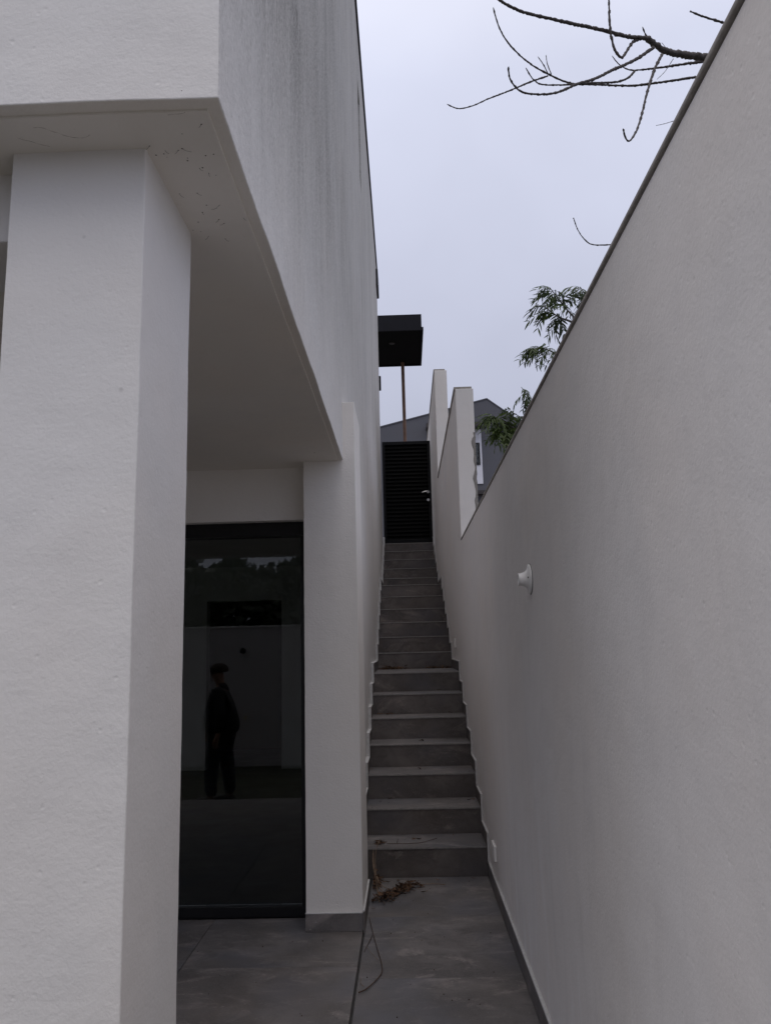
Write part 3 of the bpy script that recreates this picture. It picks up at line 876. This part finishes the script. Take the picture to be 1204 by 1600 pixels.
def pile(name, pts, n, s, zf, label, spread, hgt=.03):
    root_bm = bmesh.new()
    for i in range(n):
        t = rnd.random()*(len(pts)-1); j = int(t); a = Vector(pts[j]); b = Vector(pts[min(j+1, len(pts)-1)])
        c = a.lerp(b, t-j)
        dx, dy = rnd.gauss(0, spread), rnd.gauss(0, spread*.8)
        h = hgt*math.exp(-(dx*dx+dy*dy)/(spread*spread*1.2))
        dead_leaf(root_bm, (c.x+dx, c.y+dy, zf+.004+rnd.random()*h), s)
    zm = min(v.co.z for v in root_bm.verts)
    for v in root_bm.verts: v.co.z = max(v.co.z, zf+.0008)
    for v in root_bm.verts: v.co.x = min(max(v.co.x, -.246 if zf < .1 else XL-.005), XR-.02)
    o = part(name, root_bm, [M['dead_leaf'], M['dead_leaf_dark']], kind='stuff', recalc=False)
    o['label'] = label; o['category'] = 'dead leaves'
    return o
pile('leaf_pile', [(-.19, 4.82), (-.13, 4.92), (-.06, 5.03), (.01, 5.11)], 190, .042, 0, 'brown pile of dead leaves on the floor in front of the first step', .032, .035)
pile('leaf_pile', [(-.235, 5.04), (-.235, 5.26)], 130, .034, 0, 'dark heap of dead leaves in the corner left of the first step', .02, .06)
pile('leaf_pile', [(-.225, 5.42), (-.2, 5.44)], 34, .03, RH, 'small clump of dead leaves at the left end of the lowest tread', .018, .02)
pile('leaf_pile', [(-.25, 8.42), (-.16, 8.40), (-.03, 8.44)], 170, .04, 7*RH, 'reddish dead leaves on the left of the middle landing', .035, .04)
pile('leaf_pile', [(.20, 8.47), (.33, 8.45), (.44, 8.43)], 110, .036, 7*RH, 'dead leaves on the right of the middle landing', .03, .028)
pile('leaf_pile', [(-.27, sy(6)-.03), (-.12, sy(6)-.03)], 26, .028, 5*RH, 'thin line of dead leaves at the back left of the fifth tread', .012, .01)
for i, (x, yy, k, lab) in enumerate(((-.15, 6.02, 3, 'single dark curled leaf left on the back of the second tread'), (.07, 6.2, 3, 'single dark curled leaf on the third tread'), (.1, 6.5, 4, 'small dark leaf in the middle of the fourth tread'), (.36, sy(6)-.05, 5, 'small dark leaf at the right end of the fifth tread'), (.28, sy(7)-.05, 6, 'small dark leaf at the right of the sixth tread'), (-.24, sy(7)-.04, 6, 'small dark leaf at the left of the sixth tread'))):
    k = max(1, min(17, k)) if i else 2
    yy = min(max(yy, sy(k)+.03), sy(k+1)-.03)
    bm = bmesh.new()
    for q in range(3): dead_leaf(bm, (x+rnd.uniform(-.01, .01), yy+rnd.uniform(-.008, .008), k*RH+.008), .035)
    for v in bm.verts: v.co.z = max(v.co.z, k*RH+.0008)
    o = part('dead_leaf', bm, [M['dead_leaf_dark'], M['dead_leaf_dark']], recalc=False)
    props(o, lab, 'leaf')
LOOSE = [(-.20, 4.70, 0), (.06, 4.98, 0), (.14, 5.2, 0), (.40, 5.24, 0), (-.1, 5.2, 0), (.02, 5.5, 1), (.3, 5.6, 1), (-.2, 5.9, 2), (.15, 8.5, 7), (.05, 8.4, 7), (.42, 5.9, 2), (-.27, 6.25, 3)]
bm = bmesh.new()
for x, y, k in LOOSE:
    z = k*RH+.002 if k else -.002
    for q in range(rnd.randint(1, 3)): dead_leaf(bm, (x+rnd.uniform(-.03, .03), y+rnd.uniform(-.02, .02), z+.004), .03, .2)
part('scattered_leaves', bm, [M['dead_leaf'], M['dead_leaf_dark']], kind='stuff', recalc=False)
# small dirt crumbs scattered over floor and treads
bm = bmesh.new()
for i in range(70):
    if rnd.random() < .45:
        x, y, z = rnd.uniform(-.24, .46), rnd.uniform(3.0, 5.28), -.004
    elif rnd.random() < .4:
        x, y, z = rnd.uniform(-1.2, -.28), rnd.uniform(3.0, 4.5), .001
    else:
        k = rnd.randint(1, 7); x, y, z = rnd.uniform(XL, XR-.03), rnd.uniform(sy(k)+.01, sy(k)+.33), k*RH
    s = rnd.uniform(.0008, .0026)
    bmesh.ops.create_cube(bm, size=s*1.6, matrix=Matrix.Translation((x, y, z+s*.5)) @ Matrix.Rotation(rnd.uniform(0, 3), 4, 'Z'))
part('dirt_crumbs', bm, M['twig'], kind='stuff')

def stalk(pts, r0, r1, m, label, name='dry_stalk', cat='twig', group=None):
    sp = smooth_pts(pts, 8)
    bm = bmesh.new(); tube(bm, sp, [r0+(r1-r0)*i/(len(sp)-1) for i in range(len(sp))], 6, .12)
    o = part(name, bm, m, smooth=True)
    props(o, label, cat, group)
    return o
G = 'dry leaf stalks leaning on the first step'
stalk([(-.212, 5.42, .19), (-.23, 5.3, .165), (-.235, 5.22, .10), (-.205, 5.0, .03), (-.15, 4.9, .004)], .0016, .0022, M['stalk'], 'pale dry stalk arching from the small leaf clump down to the leaf pile', group=G)
stalk([(-.248, 5.3, .15), (-.244, 5.2, .09), (-.19, 5.02, .03), (-.11, 5.02, .003)], .0014, .0020, M['stalk'], 'pale dry stalk leaning in the corner, its foot furthest right', group=G)
stalk([(-.25, 5.29, .13), (-.236, 5.15, .07), (-.21, 4.9, .02), (-.195, 4.79, .003)], .0014, .0018, M['stalk'], 'pale dry stalk running straight down in front of the corner heap', group=G)
stalk([(-.247, 5.29, .17), (-.25, 5.2, .11), (-.225, 5.05, .05), (-.205, 4.95, .003)], .0013, .0017, M['stalk'], 'short dry stalk close against the house wall in the corner', group=G)
stalk([(-.165, 5.405, RH+.004), (-.08, 5.40, RH+.004), (.0, 5.40, RH+.004), (.07, 5.42, RH+.005), (.165, 5.49, RH+.012)], .0013, .002, M['twig'], 'thin dark twig lying across the lowest tread')
stalk([(-.10, 5.395, RH+.004), (-.095, 5.40, RH+.02), (-.09, 5.42, RH+.03)], .002, .0012, M['twig'], 'tiny upright dark twig on the lowest tread')
stalk([(-.03, 5.04, .02), (.03, 5.10, .004), (.09, 5.12, .004), (.15, 5.115, .004), (.195, 5.10, .003)], .0014, .0022, M['stalk'], 'thin dry stalk on the floor pointing right out of the leaf pile')
stalk([(-.243, 4.54, .003), (-.215, 4.33, .003), (-.185, 4.11, .003), (-.158, 3.93, .003), (-.152, 3.82, .003), (-.175, 3.73, .004), (-.215, 3.64, .004), (-.244, 3.61, .004)], .0013, .0030, M['twig'], 'long curved brown twig lying on the floor beside the dark joint')
stalk([(-.214, 4.27, .004), (-.232, 4.15, .004), (-.244, 4.06, .004)], .0018, .0012, M['twig'], 'short dark twig crossing between the floor joint and the long curved twig')
stalk([(-.236, 4.12, .004), (-.2, 4.02, .003), (-.17, 3.95, .003)], .001, .0008, M['stalk'], 'hair-thin stalk inside the bend of the long curved twig')
stalk([(-.242, 3.76, .004), (-.24, 3.70, .004), (-.225, 3.67, .004)], .001, .0014, M['stalk'], 'tiny hooked stalk by the thick end of the long curved twig')
stalk([(-.21, 4.86, .003), (-.175, 4.80, .004), (-.165, 4.75, .004)], .0014, .0024, M['twig'], 'short dark twig sticking out of the front of the leaf pile')

# ------------------------------------------------------------------ garden behind the viewer (seen mirrored in the glass)
gw = thing('garden_wall', (-4, -4.2, -.45), 'white garden wall with a pale capping, mirrored in the glass door', 'wall')
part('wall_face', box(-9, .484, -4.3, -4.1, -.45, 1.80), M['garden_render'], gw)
part('capping', box(-9, .484, -4.32, -4.08, 1.8005, 1.83, bev=.004), M['sealant'], gw)
t_ = thing('garden_lamp_holder', (-2.75, -4.1, 1.42), 'dark round lamp holder on the garden wall, mirrored in the glass door', 'lamp holder')
bm = bmesh.new(); bmesh.ops.create_cone(bm, cap_ends=True, segments=20, radius1=.05, radius2=.02, depth=.08, matrix=Matrix.Translation((-2.75, -4.053, 1.42)) @ Matrix.Rotation(R(-90), 4, 'X'))
part('lamp_base', bm, M['dark_hole'], t_)
t_ = thing('garden_tap', (-2.68, -4.1, .35), 'small metal garden tap on the garden wall, mirrored in the glass door', 'tap')
bm = bmesh.new(); tube(bm, smooth_pts([(-2.68, -4.10, .35), (-2.68, -4.02, .35), (-2.68, -3.98, .34), (-2.68, -3.975, .29)], 4), .014, 8)
part('spout', bm, M['brass'], t_, smooth=True)
bm = bmesh.new(); tube(bm, [(-2.72, -4.02, .40), (-2.64, -4.02, .40)], .008, 6); tube(bm, [(-2.68, -4.02, .35), (-2.68, -4.02, .40)], .007, 6)
part('tap_handle', bm, M['steel'], t_)
for i, (x, y, h, rr_, lab) in enumerate(((-8.2, -8.5, 3.6, 1.7, 'leftmost dark leafy tree behind the garden wall'), (-5.9, -9.2, 3.7, 1.6, 'broad dark leafy tree behind the garden wall'), (-3.9, -8.2, 3.3, 1.5, 'round dark leafy tree behind the middle of the garden wall'), (-1.9, -9.0, 3.5, 1.5, 'dark leafy tree behind the right end of the garden wall'), (.4, -8.6, 3.4, 1.6, 'rightmost dark leafy tree behind the garden wall'))):
    tr = thing('leafy_tree', (x, y, -.45), lab, 'tree', 'trees behind the garden wall')
    bm = bmesh.new(); tube(bm, smooth_pts([(x, y, -.5), (x+.05, y, .5), (x-.05, y+.05, 1.5), (x, y, h-.9)], 4), [.11-.07*k/12 for k in range(13)], 8, .05)
    part('trunk', bm, M['bark'], tr, smooth=True)
    bm = bmesh.new()
    for q in range(3600):
        a = rnd.uniform(0, 6.28); cz = rnd.uniform(-1, 1); q_ = rnd.uniform(.35, 1)**.5
        s_ = math.sqrt(1-cz*cz)
        nn = 1+.35*noise.noise(Vector((math.cos(a)*s_, math.sin(a)*s_, cz))*2.2+Vector((i*5, 0, 0)))
        p = Vector((x+rr_*q_*nn*s_*math.cos(a), y+rr_*q_*nn*s_*math.sin(a), h-1.2+1.35*q_*nn*cz))
        d1 = Vector((rnd.uniform(-1, 1), rnd.uniform(-1, 1), rnd.uniform(-1, 1))).normalized()*.13
        d2 = d1.cross(Vector((rnd.uniform(-1, 1), rnd.uniform(-1, 1), rnd.uniform(-1, 1)))).normalized()*.08
        bm.faces.new([bm.verts.new(v_) for v_ in (p-d1, p+d2, p+d1, p-d2)])
    part('crown', bm, M['hedge'], tr, recalc=False)

# ------------------------------------------------------------------ the person mirrored in the glass
pr = thing('person', (-2.4, -1.0, -.45), 'person in dark jacket and peaked cap standing on the lawn, mirrored in the door', 'person')
def skin_chain(name, verts, edges, radii, m, root=0, sub=1):
    me = bpy.data.meshes.new(name)
    me.from_pydata([Vector(v) for v in verts], edges, [])
    me.materials.append(m)
    o = bpy.data.objects.new(name, me); COL.objects.link(o)
    o.parent = pr
    sk = o.modifiers.new('skin', 'SKIN')
    sk.use_smooth_shade = True
    lay = me.skin_vertices[0].data
    for i, r_ in enumerate(radii): lay[i].radius = r_ if isinstance(r_, tuple) else (r_, r_)
    lay[root].use_root = True
    s = o.modifiers.new('sub', 'SUBSURF'); s.levels = sub; s.render_levels = sub
    return o
# faces -X; side vector is Y
V, E, Rr = [], [], []
def add(v, r_, par=None):
    V.append(v); Rr.append(r_)
    if par is not None: E.append((par, len(V)-1))
    return len(V)-1
pel = add((0, 0, .93), (.15, .115)); ab = add((0, 0, 1.08), (.135, .105), pel); ch = add((.02, 0, 1.27), (.15, .12), ab)
ns = add((.02, 0, 1.40), (.085, .075), ch); nk = add((0, 0, 1.46), (.052, .052), ns); hd0 = add((-.02, 0, 1.53), (.075, .07), nk); hd1 = add((-.03, 0, 1.60), (.092, .078), hd0); hd2 = add((-.02, 0, 1.67), (.06, .055), hd1)
nose = add((-.125, 0, 1.57), (.014, .012), hd1)
hands = []
for s in (-1, 1):
    hp = add((0, s*.095, .86), (.085, .085), pel); kn = add((-.08*s, s*.10, .48), (.058, .058), hp); an = add((-.10*s+.02, s*.10, .08), (.038, .038), kn)
    toe = add((-.10*s-.13, s*.10, .03), (.04, .028), an)
    sh = add((.02, s*.17, 1.36), (.062, .062), ch)
    if s < 0: el = add((-.03, -.24, 1.09), (.045, .045), sh); wr = add((-.16, -.22, .88), (.028, .028), el); hn = add((-.20, -.21, .82), (.03, .02), wr)
    else: el = add((.07, .25, 1.09), (.045, .045), sh); wr = add((.03, .25, .85), (.028, .028), el); hn = add((.01, .25, .78), (.03, .02), wr)
    hands.append((V[hn], s))
    for f in range(4):
        b = Vector(V[hn]); off = Vector((.012*(f-1.5)*1.4, 0, -.02))
        a1 = add(tuple(b+off), (.009, .009), hn); a2 = add(tuple(b+off*1.1+Vector((-.008, 0, -.032-.004*(f % 3)))), (.008, .008), a1); add(tuple(b+off*1.15+Vector((-.004, 0, -.058-.006*(f % 3)))), (.007, .007), a2)
    th = add(tuple(Vector(V[hn])+Vector((-.03, 0, .0))), (.010, .010), hn); add(tuple(Vector(V[hn])+Vector((-.045, 0, -.03))), (.008, .008), th)
skin_chain('body', V, E, Rr, M['skin'], pel, 2)
V, E, Rr = [], [], []
pel = add((.02, 0, .80), (.30, .24)); ab = add((.02, 0, 1.05), (.255, .21), pel); ch = add((.03, 0, 1.27), (.215, .19), ab); ns = add((.02, 0, 1.41), (.10, .10), ch); add((.09, 0, 1.455), (.095, .09), ns)
for s in (-1, 1):
    sh = add((.02, s*.185, 1.35), (.085, .08), ch)
    if s < 0: el = add((-.03, -.25, 1.09), (.07, .07), sh); add((-.145, -.225, .90), (.05, .05), el)
    else: el = add((.07, .26, 1.09), (.07, .07), sh); add((.033, .255, .87), (.05, .05), el)
skin_chain('jacket', V, E, Rr, M['cloth'], pel, 2)
V, E, Rr = [], [], []
pel = add((0, 0, .93), (.18, .17))
for s in (-1, 1):
    hp = add((0, s*.095, .82), (.13, .11), pel); kn = add((-.08*s, s*.10, .48), (.10, .085), hp); add((-.10*s+.02, s*.10, .09), (.075, .065), kn)
skin_chain('trousers', V, E, Rr, M['jeans'], pel, 2)
for s in (-1, 1):
    bm = bmesh.new(); bmesh.ops.create_uvsphere(bm, u_segments=16, v_segments=10, radius=1, matrix=Matrix.Translation((-2.4-.05-.10*s, -1.0+s*.10, -.405)) @ Matrix.Diagonal((.14, .05, .055, 1)))
    for v in bm.verts: v.co.z = max(v.co.z, -.449)
    part('shoe', bm, M['shoe'], pr, smooth=True)
    bm = bmesh.new(); bmesh.ops.create_uvsphere(bm, u_segments=10, v_segments=8, radius=1, matrix=Matrix.Translation((-2.4-.01, -1.0+s*.078, 1.12)) @ Matrix.Diagonal((.018, .010, .032, 1)))
    part('ear', bm, M['skin'], pr, smooth=True)
    bm = bmesh.new(); bmesh.ops.create_uvsphere(bm, u_segments=10, v_segments=8, radius=.011, matrix=Matrix.Translation((-2.4-.108, -1.0+s*.03, 1.145)))
    part('eye', bm, M['dark_hole'], pr, smooth=True)
bm = bmesh.new(); bmesh.ops.create_uvsphere(bm, u_segments=10, v_segments=8, radius=1, matrix=Matrix.Translation((-2.4-.103, -1.0, 1.065)) @ Matrix.Diagonal((.012, .022, .006, 1)))
part('mouth', bm, M['cap'], pr, smooth=True)
bm = bmesh.new()
bmesh.ops.create_uvsphere(bm, u_segments=24, v_segments=14, radius=1, matrix=Matrix.Translation((-2.4-.015, -1.0, 1.195)) @ Matrix.Diagonal((.118, .095, .085, 1)))
bmesh.ops.bisect_plane(bm, geom=bm.verts[:]+bm.edges[:]+bm.faces[:], plane_co=(0, 0, 1.165), plane_no=(0, 0, 1), clear_inner=True)
cpo = part('cap', bm, M['cap'], pr, smooth=True)
bm = bmesh.new()
vsb = []
for i in range(13):
    a = R(-80+160*i/12)
    vsb.append((-2.4-.06-.12*math.cos(a), -1.0+.085*math.sin(a), 1.168-.012*math.cos(a)))
top = [bm.verts.new((x_, y_, z_+.003)) for x_, y_, z_ in vsb]; bot = [bm.verts.new((x_, y_, z_-.003)) for x_, y_, z_ in vsb]
bm.faces.new(top); bm.faces.new(bot[::-1])
for i in range(13): bm.faces.new((top[i], bot[i], bot[(i+1) % 13], top[(i+1) % 13]))
part('brim', bm, M['cap'], cpo)
